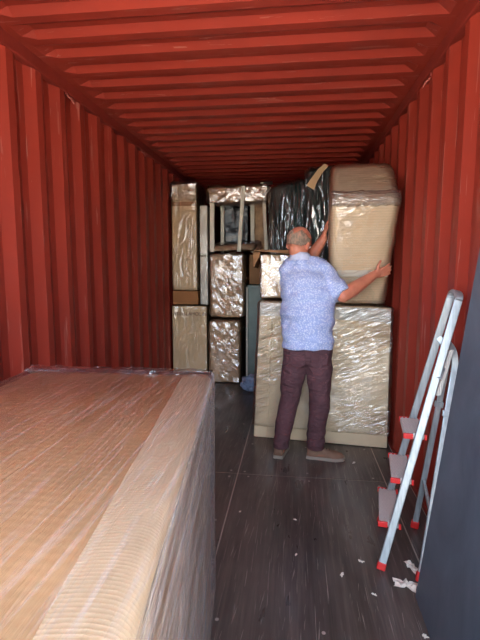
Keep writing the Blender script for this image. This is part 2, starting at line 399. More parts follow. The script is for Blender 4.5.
# lashing rings welded under the roof rails
for (pt, s, lab) in ((Vector((XL, 3.034, 2.575)), 1, 'steel lashing ring under the roof rail, nearer one on the left wall'), (Vector((XL, 4.52, 2.575)), 1, 'steel lashing ring under the roof rail, farther one on the left wall'),
                     (Vector((XR, 2.99, 2.56)), -1, 'steel lashing ring under the roof rail on the right wall')):
    r = thing('lashing_ring', pt, lab, 'lashing ring', 'lashing rings under the roof rails')
    pts = [pt + Vector((s*.012 + s*.022*math.sin(a*math.pi/10)**.8, math.cos(a*math.pi/10)*.030, -.03*(1-abs(math.cos(a*math.pi/10)))*1.0 + .012)) for a in range(11)]
    MB().tube([pt+Vector((-s*.004, .030, .045))]+pts+[pt+Vector((-s*.004, -.030, .045))], .0055, 8).build('ring', 'rust_ring', r, smooth=True)
    MB().box(pt+Vector((min(-s*.004, s*.008), -.045, .03)), pt+Vector((max(-s*.004, s*.008), .045, .055))).build('weld_plate', 'red_rail', r, bevel=.003)

# ================================================================== foreground crate
HT = 1.0
CB = [(-1.13, 1.80), (-.347, 1.812), (-.162, .12), (-1.05, .12)]          # back-left, back-right, near-right, near-left (top outline)
cr = thing('wrapped_crate', (-.65, .95, 0), 'large cardboard-covered pack with ribbed paper edge under stretch film, nearest the camera', 'pack')
def ring4(z, d=0.0):
    out = []
    cxm = sum(p[0] for p in CB)/4; cym = sum(p[1] for p in CB)/4
    for x, y in (CB[3], CB[2], CB[1], CB[0]): out.append(Vector((x+math.copysign(d, x-cxm), y+math.copysign(d, y-cym), z)))
    return out
MB().hexa(ring4(.0)+ring4(HT-.016)).build('body', 'card', cr, bevel=.012)
# three cardboard sheets on top
ed = lambda t: (CB[1][0]+(CB[2][0]-CB[1][0])*t, CB[1][1]+(CB[2][1]-CB[1][1])*t)
le = lambda t: (CB[0][0]+(CB[3][0]-CB[0][0])*t, CB[0][1]+(CB[3][1]-CB[0][1])*t)
cuts = [.004, .996]
for a, bb in zip(cuts[:-1], cuts[1:]):
    (rx0, ry0), (rx1, ry1), (lx0, ly0), (lx1, ly1) = ed(a+.001), ed(bb-.001), le(a+.001), le(bb-.001)
    q = [(lx1+.01, ly1), (rx1-.05, ry1), (rx0-.05, ry0), (lx0+.01, ly0)]
    dz = random.uniform(0, .002)
    MB().hexa([Vector((x, y, HT-.016)) for x, y in q]+[Vector((x, y, HT-.006+dz)) for x, y in q]).build('cardboard_sheet', 'card_top', cr, bevel=.002, seg=1)
# ribbed single-face corrugated paper folded over the right edge
L = math.hypot(CB[2][0]-CB[1][0], CB[2][1]-CB[1][1]); NF = int(L/.0085); rings = []
ax = Vector((CB[2][0]-CB[1][0], CB[2][1]-CB[1][1], 0)).normalized(); nx = Vector((-ax.y, ax.x, 0)); nx = nx if nx.x > 0 else -nx
for i in range(NF*6+1):
    s = L*i/(NF*6); w = .0085*abs(math.cos(i/6*math.pi))-.0055; base = Vector((CB[1][0], CB[1][1], 0)) + ax*s; ring = []
    for (u, z) in ((-.112, .0), (-.08, .003), (-.05, .004), (-.03, .002), (-.014, -.003), (-.003, -.012), (.004, -.028), (.005, -.045), (.005, -.06), (.004, -.07)):
        nrm = Vector((nx.x, nx.y, 0))*(1 if z < -.02 else .3) + Vector((0, 0, 1))*(1 if z > -.02 else .1)
        nrm.normalize(); wob = .004*noise.noise(Vector((s*5, u*6, 1)))
        ring.append(base + nx*u + Vector((0, 0, HT-.002+z+wob)) + nrm*w)
    rings.append(ring)
MB().loft(rings, cap=False, closed=False).build('corrugated_edge_paper', 'flute', cr, smooth=True)
# stretch film: top, then the side wraps
def crate_film():
    b = soft(ring4(.004, .018)+ring4(HT+.009, .018), .014, 6, .003, (3, 2, 9), 2.0)
    return b
b = crate_film()
o = link('film_wrap', b, 'film_crate', cr, smooth=True)
o.data.materials.append(M['film_top'])
for p in o.data.polygons:
    if p.normal.z > .6: p.material_index = 1

bl_, br_ = Vector((CB[0][0], CB[0][1], HT)), Vector((CB[1][0], CB[1][1], HT))
link('film_fold', facets([bl_+Vector((-.015, -.055, .004)), br_+Vector((.012, -.06, .004)), br_+Vector((.012, .02, -.03)), bl_+Vector((-.015, .02, -.03)), bl_+Vector((-.015, -.03, .014)), br_+Vector((.012, -.03, .014)), br_+Vector((.012, .012, .016)), bl_+Vector((-.015, .012, .016))], .004, .022, .006, 5), 'film_crinkle', cr)
# ================================================================== left column at the back
YB = 5.45
c = thing('flat_carton', (-1.285, 5.75, 0), 'beige printed carton standing on the floor, lowest of the stack by the left wall', 'carton')
P8 = h8(-1.522, -1.078, YB, YB+.62, 0, .955)
link('body', soft(P8, .012, 3, .004, (4, 4, 4), 1), 'card_box', c, smooth=False)
link('film_wrap', soft(grow(P8, .006), .016, 4, .006, (8, 8, 8), 2), 'film_plain', c, smooth=True)
fc = bpy.data.curves.new('print', 'FONT'); fc.body = 'ASIUBLAMOL 86'; fc.size = .062; fc.extrude = .0004
ft = bpy.data.objects.new('print_text', fc); C.objects.link(ft); bpy.context.view_layer.update()
me = bpy.data.meshes.new_from_object(ft.evaluated_get(bpy.context.evaluated_depsgraph_get())); bpy.data.objects.remove(ft); bpy.data.curves.remove(fc)
mxx = max(v.co.x for v in me.vertices)
for v in me.vertices: v.co = Vector((-1.505 + v.co.x/mxx*.43, YB-.0058+v.co.z*.1, .835 + v.co.y)) - Vector(c.location)
me.name = 'printed_text'; me.materials.append(M['print']); o = bpy.data.objects.new('printed_text', me); C.objects.link(o); o.parent = c
# wooden box and tall carton above
b = soft(h8(-1.512, -1.19, YB+.01, YB+.55, .974, 1.144), .006, 2, .002); tag(link('wooden_box', b, 'wood'), 'low brown wooden box squeezed between two cartons by the left wall', 'box')
c = thing('tall_carton', (-1.348, 5.75, 1.152), 'tall plain cardboard carton with film gathered over its top', 'carton')
P8 = h8(-1.509, -1.195, YB, YB+.55, 1.152, 2.45)
link('body', soft(P8, .012, 3, .003, (4, 4, 4), 5), 'card', c)
MB().box((-1.505, YB-.004, 2.185), (-1.20, YB+.002, 2.235)).build('tape_band', 'card_dark', c, bevel=.001, seg=1)
link('film_wrap', soft(grow(P8, .007), .03, 4, .006, (5, 5, 3), 6), 'film_plain', c, smooth=True)
link('film_gather', facets(h8(-1.525, -1.185, YB-.015, YB+.5, 2.235, 2.475), .03, .05, .02, 7), 'film_crinkle', c)
for z0, z1, lab in ((.972, 1.575, 'off-white upright slab beside the tall carton, lower of two'), (1.58, 2.19, 'off-white upright slab beside the tall carton, upper of two')):
    t_ = thing('padded_slab', (-1.105, 5.7, z0), lab, 'slab', 'off-white slabs by the tall carton')
    P8 = h8(-1.162, -1.066, YB+.03, YB+.5, z0, z1)
    link('panel', soft(P8, .008, 3, .002), 'white_board', t_); link('film_wrap', soft(grow(P8, .005), .012, 4, .004, (9, 9, 5), z0), 'film_plain', t_, smooth=True)

# ================================================================== middle column at the back
for (x0, x1, z0, z1, y0, sd_, lab) in ((-1.03, -.645, 0, .785, 5.36, 1, 'brown crinkle-wrapped carton on the floor, under another like it'), (-1.025, -.605, .826, 1.60, 5.40, 4, 'brown crinkle-wrapped carton carrying the white-legged stool')):
    t_ = thing('wrapped_carton', ((x0+x1)/2, y0+.3, z0), lab, 'carton', 'crinkle-wrapped cartons')
    P8 = h8(x0, x1, y0, y0+.55, z0, z1)
    link('body', soft(P8, .03, 4, .006, (7, 7, 7), sd_), 'bubble', t_, smooth=True)
    link('film_wrap', facets(grow(P8, .006), .03, .045, .016, sd_), 'film_crinkle', t_)
# stool bundle: a padded foot, cream legs, paper-wrapped seat on top
st = thing('wrapped_stool', (-.68, 5.75, 1.625), 'stool with cream legs, its top bundled in brown paper, on the wrapped cartons', 'stool')
def up_at(x, y, Y): return PY(x, y, Y)
zt0, zt1 = PY(240, 203, 5.5).z, PY(240, 188, 5.5).z
link('seat_paper', soft([Vector(p) for p in ((-1.03, 5.42, zt0), (-.33, 5.42, zt0), (-.33, 6.05, zt0), (-1.03, 6.05, zt0), (-1.06, 5.40, zt1), (-.32, 5.40, zt1+.01), (-.32, 6.1, zt1+.01), (-1.06, 6.1, zt1))], .035, 4, .022, (8, 8, 8), 3), 'paper_brown', st, smooth=True)
link('film_wrap', facets([Vector(p) for p in ((-1.04, 5.41, zt0-.02), (-.325, 5.41, zt0-.02), (-.325, 6.06, zt0-.02), (-1.04, 6.06, zt0-.02), (-1.07, 5.385, zt1+.012), (-.31, 5.385, zt1+.022), (-.31, 6.11, zt1+.02), (-1.07, 6.11, zt1+.012))], .03, .05, .022, 32), 'film_crinkle', st)
def leg(x0, y0, x1, y1, Y, w):
    a, bq = PY(x0, y0, Y), PY(x1, y1, Y); a.z = 1.627
    MB().beam(a, bq, w, w*.8, (0, 1, 0)).build('leg', 'white_wood', st, bevel=.006)
leg(212.3, 252, 212.3, 198, 5.45, .055); leg(222.5, 243, 222.5, 198, 5.75, .045)
leg(239, 246, 243.5, 186, 5.37, .045); leg(252.8, 244, 252.3, 198, 5.75, .05); leg(266.5, 250, 264, 201, 5.46, .042)
MB().tube([PY(264, 202, 5.44), PY(264.5, 196, 5.42), PY(267, 191, 5.42), PY(270, 188, 5.45)], [.02, .019, .018, .014], 10).build('bent_arm', 'white_wood', st, smooth=True)
link('padded_foot', soft([Vector(p) for p in ((-1.02, 5.44, 1.648), (-.50, 5.44, 1.648), (-.50, 6.0, 1.648), (-1.02, 6.0, 1.648), (-.98, 5.47, 1.71), (-.48, 5.50, 1.73), (-.48, 6.0, 1.76), (-.98, 6.0, 1.72))], .03, 4, .016, (9, 9, 9), 8), 'paper_brown', st, smooth=True)
link('foot_film', facets([Vector(p) for p in ((-1.03, 5.42, 1.65), (-.40, 5.42, 1.65), (-.40, 6.0, 1.65), (-1.03, 6.0, 1.65), (-.97, 5.46, 1.73), (-.42, 5.46, 1.77), (-.45, 6.0, 1.79), (-.97, 6.0, 1.745))], .02, .05, .02, 9), 'film_crinkle', st)
MB().hexa(h8(-.555, -.36, 5.84, 5.87, 1.64, zt0+.03)).build('paper_side', 'paper_brown', st, bevel=.004)
link('black_lining', soft(h8(-.95, -.58, 5.82, 6.0, 1.70, zt0+.01), .03, 4, .02, (6, 6, 6), 4), 'black_poly', st, smooth=True)
tag(MB().beam(PY(262, 184, 5.85), PY(271, 183, 6.6), .045, .045, (0, 0, 1)).build('wooden_batten', 'white_wood', bevel=.005), 'short pale batten end poking out above the paper-topped stool', 'batten')
# grey cabinet, a dark carton above it
cb = thing('metal_cabinet', (-.36, 5.7, 0), 'narrow grey-green metal cabinet in the gap beside the wrapped cartons', 'cabinet')
MB().box((-.565, 5.44, 0), (-.17, 5.95, 1.222)).build('body', 'grey_metal', cb, bevel=.006)
MB().box((-.545, 5.425, .05), (-.19, 5.44, 1.19)).build('door', 'grey_metal', cb, bevel=.004)
MB().box((-.575, 5.40, 0), (-.553, 5.46, 1.20)).build('edge_strip', 'white_board', cb, bevel=.003)
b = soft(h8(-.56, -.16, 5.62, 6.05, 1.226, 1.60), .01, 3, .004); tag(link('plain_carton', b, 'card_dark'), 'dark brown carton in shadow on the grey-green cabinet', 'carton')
# blue plastic bag on the floor
bp = PZ(243, 388)
def crumple(name, c, r, seed, mat, label, cat, amp=.4, sub=4, group=None):
    b = bmesh.new(); bmesh.ops.create_icosphere(b, subdivisions=sub, radius=1)
    for v in b.verts:
        n = noise.noise(v.co*1.9+Vector((seed, 0, 0)))*amp + abs(noise.noise(v.co*4.5+Vector((0, seed, 0))))*amp*.7
        v.co *= 1+n; v.co = Vector((v.co.x*r[0], v.co.y*r[1], max(v.co.z, -.8)*r[2]))
    z = min(v.co.z for v in b.verts)
    for v in b.verts: v.co += Vector((c[0], c[1], c[2]-z))
    return tag(link(name, b, mat, smooth=False), label, cat, group)
crumple('plastic_bag', (-.47, 5.13, 0.001), (.14, .13, .09), 3.1, 'blue_plastic', 'crumpled bluish clear plastic bag on the floor in the gap', 'plastic bag')

# ================================================================== wrapped sofa on end
sf = thing('upended_sofa', (.06, 4.85, 0), 'dark green sofa stood on end in clear film behind the man', 'sofa')
A8 = [Vector(p) for p in ((-.29, 4.60, 0), (.10, 4.60, 0), (.10, 5.2, 0), (-.29, 5.2, 0), (-.255, 4.70, 2.27), (.10, 4.66, 2.345), (.10, 5.2, 2.36), (-.255, 5.2, 2.28))]
link('backrest', soft(A8, .06, 4, .008, (3, 3, 2), 1), 'green_cloth', sf, smooth=True)
B8 = [Vector(p) for p in ((.11, 4.48, 0), (.42, 4.48, 0), (.42, 5.2, 0), (.11, 5.2, 0), (.105, 4.50, 2.40), (.42, 4.50, 2.42), (.42, 5.2, 2.46), (.105, 5.2, 2.46))]
link('seat', soft(B8, .05, 4, .006, (3, 3, 2), 2), 'green_cloth', sf, smooth=True)
link('film_wrap', soft(grow(A8, .012), .07, 5, .014, (9, 9, 2.0), 5, True), 'film_vertical', sf, smooth=True)
link('film_wrap', soft(grow(B8, .012), .06, 5, .014, (9, 9, 2.0), 7, True), 'film_vertical', sf, smooth=True)
m = MB(); pl = [(PY(327, 165, 4.46), .03), (PY(321, 171, 4.45), .036), (PY(315, 180, 4.44), .042), (PY(311, 188, 4.42), .055)]
m.loft([[p+Vector((-w*.8, 0, w*.45)), p+Vector((w*.5, 0, -w*.3)), p+Vector((w*.5, -.004, -w*.3)), p+Vector((-w*.8, -.004, w*.45))] for p, w in pl]); m.build('paper_strip', 'tape', sf)

# ================================================================== big flat pack, the carton and the armchair on it
bx_ = thing('wrapped_pack', (.22, 3.95, 0), 'wide flat cardboard pack in stretch film standing behind the man', 'pack')
dpt = .78
bl, br = Vector((-.322, 3.655, 0)), Vector((.768, 3.535, 0)); tl, tr = Vector((-.275, 3.655, 1.165)), Vector((.755, 3.535, 1.135)); bk = Vector((.0, dpt, 0))
B8 = [bl, br, br+bk, bl+bk, tl, tr, tr+bk, tl+bk]
link('body', soft(B8, .012, 4, .003, (3, 3, 3), 1), 'card_pale', bx_)
dn = Vector((-.11, -.994, 0)).normalized()
fl8 = lambda u0, u1, v0, v1, t: [ (bl+(br-bl)*u)*(1-v) + (tl+(tr-tl)*u)*v + dn*k for v in (v0, v1) for (u, k) in ((u0, t), (u1, t), (u1, .001), (u0, .001)) ]
MB().hexa(fl8(.006, .105, .005, .985, .007)).build('cardboard_panel', 'card_pale', bx_, bevel=.002, seg=1)
MB().hexa(fl8(.11, .994, .005, .985, .007)).build('cardboard_panel', 'card_pale', bx_, bevel=.002, seg=1)
MB().hexa(fl8(.006, .994, .90, .99, .010)).build('tape_band', 'white_board', bx_, bevel=.002, seg=1)
F8 = [p.copy() for p in grow(B8, .016)]
for i in (0, 1, 2, 3): F8[i].z = .10; F8[i+4].z -= .013
link('film_wrap', soft(F8, .018, 5, .006, (7, 7, 7), 3, True), 'film_big', bx_, smooth=True)

sc_ = thing('open_carton', (-.1, 3.95, 1.172), 'small film-wrapped carton with brown top flaps on the flat pack, left of the man', 'carton')
P8 = h8(-.278, .07, 3.80, 4.2, 1.184, 1.55)
link('body', soft(P8, .008, 3, .003), 'card', sc_)
link('film_wrap', facets(grow(P8, .007), .012, .035, .012, 2), 'film_crinkle', sc_)
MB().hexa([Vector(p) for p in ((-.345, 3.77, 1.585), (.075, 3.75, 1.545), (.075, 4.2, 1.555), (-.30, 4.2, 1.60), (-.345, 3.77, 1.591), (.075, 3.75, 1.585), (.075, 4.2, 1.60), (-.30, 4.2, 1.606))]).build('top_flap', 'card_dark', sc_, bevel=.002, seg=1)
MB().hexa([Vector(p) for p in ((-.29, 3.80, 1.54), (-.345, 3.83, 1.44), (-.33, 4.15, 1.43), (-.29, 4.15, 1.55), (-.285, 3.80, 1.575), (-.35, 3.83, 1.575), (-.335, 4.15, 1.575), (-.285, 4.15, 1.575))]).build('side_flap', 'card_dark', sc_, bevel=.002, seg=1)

ch = thing('wrapped_armchair', (.5, 3.85, 1.155), 'bulky armchair shape in corrugated card and film, steadied by the man', 'armchair')
# side profile (Y, Z) with the left and right X at each corner
prof = [(3.60, 1.162, .275, .725), (3.34, 1.925, .245, .765), (3.60, PY(360, 163, 3.60).z, PY(331, 165, 3.60).x, PY(393, 165, 3.60).x), (4.22, 2.24, .32, .785), (4.22, 1.162, .31, .77)]
def chair_bm(d, bev, cuts_, amp, sc, seed, ridge):
    b = bmesh.new(); cyy = sum(p[0] for p in prof)/5; czz = sum(p[1] for p in prof)/5
    lv = [b.verts.new((p[2]-d, p[0]+math.copysign(d, p[0]-cyy), p[1]+(d if p[1] > czz else 0))) for p in prof]
    rv = [b.verts.new((p[3]+d*.5, p[0]+math.copysign(d, p[0]-cyy), p[1]+(d if p[1] > czz else 0))) for p in prof]
    b.faces.new(lv); b.faces.new(rv[::-1])
    for i in range(5): b.faces.new((lv[i], rv[i], rv[(i+1) % 5], lv[(i+1) % 5]))
    bmesh.ops.recalc_face_normals(b, faces=b.faces[:])
    es = [e for e in b.edges if (e.verts[0].co.z+e.verts[1].co.z)/2 > 1.2]
    bmesh.ops.bevel(b, geom=es, offset=bev, segments=4, profile=.5, affect='EDGES', clamp_overlap=True)
    for _ in range(cuts_):
        el = [e for e in b.edges if e.calc_length() > .045]
        bmesh.ops.subdivide_edges(b, edges=el, cuts=1, use_grid_fill=True)
    bmesh.ops.triangulate(b, faces=[f for f in b.faces if len(f.verts) > 4]); b.normal_update()
    mv = []
    for v in b.verts:
        n = fbm(v.co, sc, seed)+.5*fbm(v.co, tuple(2*k for k in sc), seed+2)
        mv.append(v.normal*(abs(n)*2-.5 if ridge else n)*amp)
    for v, q in zip(b.verts, mv):
        v.co += q; v.co.z = max(v.co.z, 1.161); v.co.x = min(v.co.x, .80)
    return b
M['card_chair'] = card('corrugated_cover', (224, 200, 164), 'Z', .6, 17)
link('body', chair_bm(0, .07, 4, .004, (4, 4, 4), 1, False), 'card_chair', ch, smooth=True)
link('film_wrap', chair_bm(.008, .075, 5, .006, (6, 6, 9), 3, True), 'film_chair', ch, smooth=True)
# film bunched along the front edge
fy = lambda z: 3.60+(3.34-3.60)*(z-1.162)/(1.925-1.162)
MB().hexa([Vector((.33, fy(1.375)-.007, 1.375)), Vector((.715, fy(1.375)-.007, 1.375)), Vector((.715, fy(1.375)+.004, 1.375)), Vector((.33, fy(1.375)+.004, 1.375)),
           Vector((.33, fy(1.425)-.007, 1.425)), Vector((.715, fy(1.425)-.007, 1.425)), Vector((.715, fy(1.425)+.004, 1.425)), Vector((.33, fy(1.425)+.004, 1.425))]).build('paper_band', 'white_board', ch, bevel=.002, seg=1)
rings = []
for k in range(25):
    x = .262+.485*k/24; w1 = .004*math.sin(k*1.9)+.003*math.sin(k*.7)
    rings.append([Vector((x, 3.348, 1.885+w1)), Vector((x, 3.332+w1, 1.905)), Vector((x, 3.326, 1.925+w1)), Vector((x, 3.344-w1, 1.955)), Vector((x, 3.360, 1.975+w1)), Vector((x, 3.376, 1.996+w1)), Vector((x, 3.40, 2.0)), Vector((x, 3.40, 1.90))])
MB().loft(rings).build('film_band', 'film_band', ch, smooth=True)

# ================================================================== step ladder leaning on the right wall
ld = thing('step_ladder', (.56, 2.24, 0), 'folded aluminium step ladder with red end caps leaning on the right wall', 'ladder')
A0, B0 = Vector((.437, 2.05, 0)), Vector((.514, 2.462, 0)); A1, B1 = PX(458.5, 300, .77), PX(450.5, 297, .77)
ladn = (A1-A0).cross(B0-A0).normalized()
for p0, p1 in ((A0, A1), (B0, B1)):
    d = (p1-p0).normalized()
    MB().beam(p0+d*.035, p1, .018, .036, ladn).build('front_rail', 'alu', ld, bevel=.004)
    MB().beam(p0+Vector((0, 0, .002)), p0+d*.04, .023, .041, ladn).build('foot_cap', 'red_plastic', ld, bevel=.005)
d = (A1-A0).normalized(); hoop = []
mid = (A1+B1)/2
for k in range(13):
    a = math.pi*k/12; hoop.append(mid + (A1-B1)/2*math.cos(a) + d*.032*math.sin(a))
rings = []
for i, p in enumerate(hoop):
    tn = (hoop[min(i+1, 12)]-hoop[max(i-1, 0)]).normalized(); sd2 = tn.cross(ladn).normalized()
    rings.append([p+ladn*.018+sd2*.009, p-ladn*.018+sd2*.009, p-ladn*.018-sd2*.009, p+ladn*.018-sd2*.009])
MB().loft(rings).build('top_hoop', 'alu', ld, bevel=.002, seg=1)
def onrail(p0, p1, z): return p0+(p1-p0)*(z/p1.z)
for z in (.222, .437, .655):
    a, b2 = onrail(A0, A1, z), onrail(B0, B1, z); e = (b2-a).normalized(); s = Vector((-e.y, e.x, 0)).normalized(); s = s if s.x < 0 else -s
    a2, b3 = a+e*.014, b2-e*.014
    q = [a2+s*.066, a2-s*.026, b3-s*.026, b3+s*.066]
    tr_ = MB().hexa([p+Vector((0, 0, -.026)) for p in q]+[p for p in q]).build('tread', 'alu_tread', ld, bevel=.004)
    for k in range(5):
        c0 = a2+s*(.055-.018*k); c1 = b3+s*(.055-.018*k)
        MB().beam(c0+Vector((0, 0, .001)), c1+Vector((0, 0, .001)), .006, .004, (0, 0, 1)).build('grip_rib', 'alu_tread', tr_)
    for p, sg in ((a2, -1), (b3, 1)):
        for u0, u1 in ((.071, .026), (-.025, -.036)):
            q = [p+s*u0, p+s*u1, p+s*u1+e*.012*sg, p+s*u0+e*.012*sg]
            MB().hexa([v+Vector((0, 0, -.024)) for v in q]+[v+Vector((0, 0, .003)) for v in q]).build('end_cap', 'red_plastic', tr_, bevel=.003)
RA0, RB0 = Vector((.603, 1.985, 0)), Vector((.692, 2.43, 0)); RA1, RB1 = PX(454, 372, .772), PX(446, 369, .772)
for p0, p1, fr in ((RA0, RA1, onrail(A0, A1, 1.10)), (RB0, RB1, onrail(B0, B1, 1.10))):
    d = (p1-p0).normalized()
    MB().beam(p0+d*.035, p1, .016, .030, ladn).build('rear_leg', 'alu', ld, bevel=.004)
    MB().beam(p0+Vector((0, 0, .002)), p0+d*.045, .024, .042, ladn).build('foot_cap', 'red_plastic', ld, bevel=.005)
    q0 = fr-Vector((.0, 0, .0)); c1 = p1+d*.11; pts = [(1-t)**2*p1+2*t*(1-t)*c1+t*t*q0 for t in [k/8 for k in range(9)]]
    rings = []; across = (RB0-RA0).normalized()
    for i, p in enumerate(pts):
        tn = (pts[min(i+1, 8)]-pts[max(i-1, 0)]).normalized(); sd2 = tn.cross(across).normalized()
        rings.append([p+across*.009+sd2*.015, p-across*.009+sd2*.015, p-across*.009-sd2*.015, p+across*.009-sd2*.015])
    MB().loft(rings).build('rear_bend', 'alu', ld, bevel=.002, seg=1)
    k0 = p0+(p1-p0)*.78; MB().beam(k0, k0+d*.03, .024, .044, ladn).build('rear_collar', 'alu', ld, bevel=.003)
MB().beam(onrail(RA0, RA1, .30), onrail(RB0, RB1, .30), .016, .022, (0, 0, 1)).build('rear_crossbar', 'alu', ld, bevel=.003)
pa, pb, pc, pe = onrail(A0, A1, .84), onrail(B0, B1, .84), onrail(B0, B1, 1.06), onrail(A0, A1, 1.06); wv = Vector((.028, 0, 0))
e = (pb-pa).normalized()*.02
MB().hexa([pa+e+wv, pa+e+wv*1.8, pb-e+wv*1.8, pb-e+wv, pe+e+wv, pe+e+wv*1.8, pc-e+wv*1.8, pc-e+wv]).build('folded_platform', 'alu_tread', ld, bevel=.003)
MB().beam(onrail(A0, A1, .93)+Vector((.01, -.012, 0)), PX(450, 350, .765), .008, .022, ladn).build('brace', 'alu', ld, bevel=.002)

# ================================================================== black board leaning on the right wall, scraps
bq0, bq1 = Vector((.556, 1.885, 0)), Vector((.556, .86, 0)); tp = Vector((.787-.556, 0, 1.86)); th = Vector((.0205, 0, -.0025))
tag(MB().hexa([bq0, bq1, bq1+Vector((.02, 0, 0)), bq0+Vector((.02, 0, 0)), bq0+tp-th*.9, bq1+tp-th*.9, bq1+tp, bq0+tp]).build('black_board', 'board', bevel=.002), 'big slate-black board leaning on the right wall near the camera', 'board')
def scrap(px, py, r, seed, label, name='paper_scrap'):
    c = PZ(px, py); b = bmesh.new(); bmesh.ops.create_grid(b, x_segments=7, y_segments=7, size=1)
    for v in b.verts:
        n = noise.noise(v.co*1.4+Vector((seed, seed, 0))); a = math.atan2(v.co.y, v.co.x); rr = 1+.35*math.sin(a*2+seed)+.2*math.sin(a*5+seed*2)
        v.co = Vector((v.co.x*r*rr, v.co.y*r*rr*.7, .0 + abs(n)*r*.9))
    bmesh.ops.rotate(b, verts=b.verts, cent=(0, 0, 0), matrix=Matrix.Rotation(seed*2.1, 3, 'Z'))
    z = min(v.co.z for v in b.verts)
    for v in b.verts: v.co += Vector((c.x, c.y, .001-z))
    bmesh.ops.solidify(b, geom=b.faces[:], thickness=.0012)
    z = min(v.co.z for v in b.verts)
    for v in b.verts: v.co.z += .0008-z
    return tag(link(name, b, 'white_paper'), label, 'paper', 'paper scraps on the floor')
scrap(406, 586, .042, 1.3, 'torn white paper scrap on the floor at the corner of the black board, nearer one')
scrap(412, 568, .034, 2.6, 'torn white paper scrap behind the near one at the black board')
for i, (x, y, r, lab) in enumerate(((342, 575, .011, 'tiny white flake in the middle of the dark floor'), (354, 463, .012, 'tiny white flake just right of the brown shoe'), (240, 512, .007, 'tiny white flake on the dark floor beside the nearest pack'), (295, 520, .007, 'tiny pale flake on the floor left of the middle flake'),
                       (361, 562, .010, 'tiny tan flake near the foot of the ladder'), (374, 595, .008, 'tiny pale flake between ladder and frame bottom'), (425, 637, .010, 'tiny white flake at the foot of the black board in the bottom corner'), (296, 555, .007, 'tiny pale flake on the scratched line in the floor'))):
    scrap(x, y, r, i*1.7+.4, lab, 'paper_flake')

# ================================================================== the man
man = thing('person', (.1, 3.3, 0), 'man in blue patterned shirt and plum trousers, back turned, steadying the armchair', 'person')
def remesh(m, voxel, smooth_it=4, name='tmp'):
    me = bpy.data.meshes.new(name); b = m.bm(); bmesh.ops.recalc_face_normals(b, faces=b.faces[:]); b.to_mesh(me); b.free()
    o = bpy.data.objects.new(name, me); C.objects.link(o)
    r = o.modifiers.new('r', 'REMESH'); r.mode = 'VOXEL'; r.voxel_size = voxel
    if smooth_it:
        s = o.modifiers.new('s', 'SMOOTH'); s.iterations = smooth_it; s.factor = .5
    bpy.context.view_layer.update()
    out = bpy.data.meshes.new_from_object(o.evaluated_get(bpy.context.evaluated_depsgraph_get()))
    bpy.data.objects.remove(o); bpy.data.meshes.remove(me)
    b = bmesh.new(); b.from_mesh(out); bpy.data.meshes.remove(out); b.normal_update(); return b
V = Vector
sR, eR, wR = V((.205, 3.37, 1.425)), PY(343, 296, 3.27), PY(374, 275, 3.405)
sL, eL, wL = V((-.035, 3.39, 1.435)), V((.115, 3.60, 1.50)), PY(323.5, 239, 3.60)
hipL, kneeL, ankL = V((.03, 3.30, .90)), V((-.012, 3.315, .47)), V((-.083, 3.275, .095))
hipR, kneeR, ankR = V((.19, 3.28, .90)), V((.208, 3.245, .48)), V((.178, 3.285, .095))
pel, chest, neck0 = V((.11, 3.295, .95)), V((.095, 3.345, 1.30)), V((.045, 3.375, 1.48))
headc = PY(299.6, 243.6, 3.385)
HR = Matrix.Rotation(math.radians(-32), 3, 'Z') @ Matrix.Rotation(math.radians(-16), 3, 'X') @ Matrix.Rotation(math.radians(5), 3, 'Y')
HS = 1.06
hp = lambda x, y, z: headc + HR @ V((x*HS, y*HS, z*HS))
def ering(c, rx, ry, rz=0, n=28, tilt=0):
    R_ = Matrix.Rotation(rz, 3, 'Z'); return [V(c)+R_ @ V((rx*math.cos(k*math.tau/n), ry*math.sin(k*math.tau/n), tilt*math.sin(k*math.tau/n))) for k in range(n)]
TW = math.radians(-12)
body = MB()
body.loft([ering(pel+V((0, 0, -.06)), .145, .10, TW), ering(pel+V((0, 0, .08)), .155, .11, TW), ering((.105, 3.32, 1.15), .15, .105, TW), ering(chest, .165, .11, TW), ering((.085, 3.365, 1.42), .11, .065, TW), ering(neck0+V((0, 0, .0)), .045, .045)])
body.cone(neck0+V((0, 0, .02)), hp(0, -.02, -.05), .052, .058)
# head: skull, face, jaw, nose, brow, ears
body.ell(hp(0, -.012, .022), (.083, .104, .098), HR); body.ell(hp(0, .012, -.045), (.068, .079, .080), HR)
body.ell(hp(0, .06, -.088), (.034, .030, .026), HR)
body.cone(hp(0, .088, .012), hp(0, .106, -.028), .010, .015, 10, 3); body.cone(hp(-.035, .082, .022), hp(.035, .082, .022), .012, .012, 10, 3)
for sx in (-1, 1): body.ell(hp(sx*.081, -.012, -.018), (.011, .022, .033), HR @ Matrix.Rotation(sx*.35, 3, 'Z'), 14, 8)
# arms
for s_, e_, w_ in ((sR, eR, wR), (sL, eL, wL)):
    body.chain([s_, s_.lerp(e_, .5), e_], [.055, .052, .049]); body.chain([e_, e_.lerp(w_, .35), w_], [.049, .052, .033])
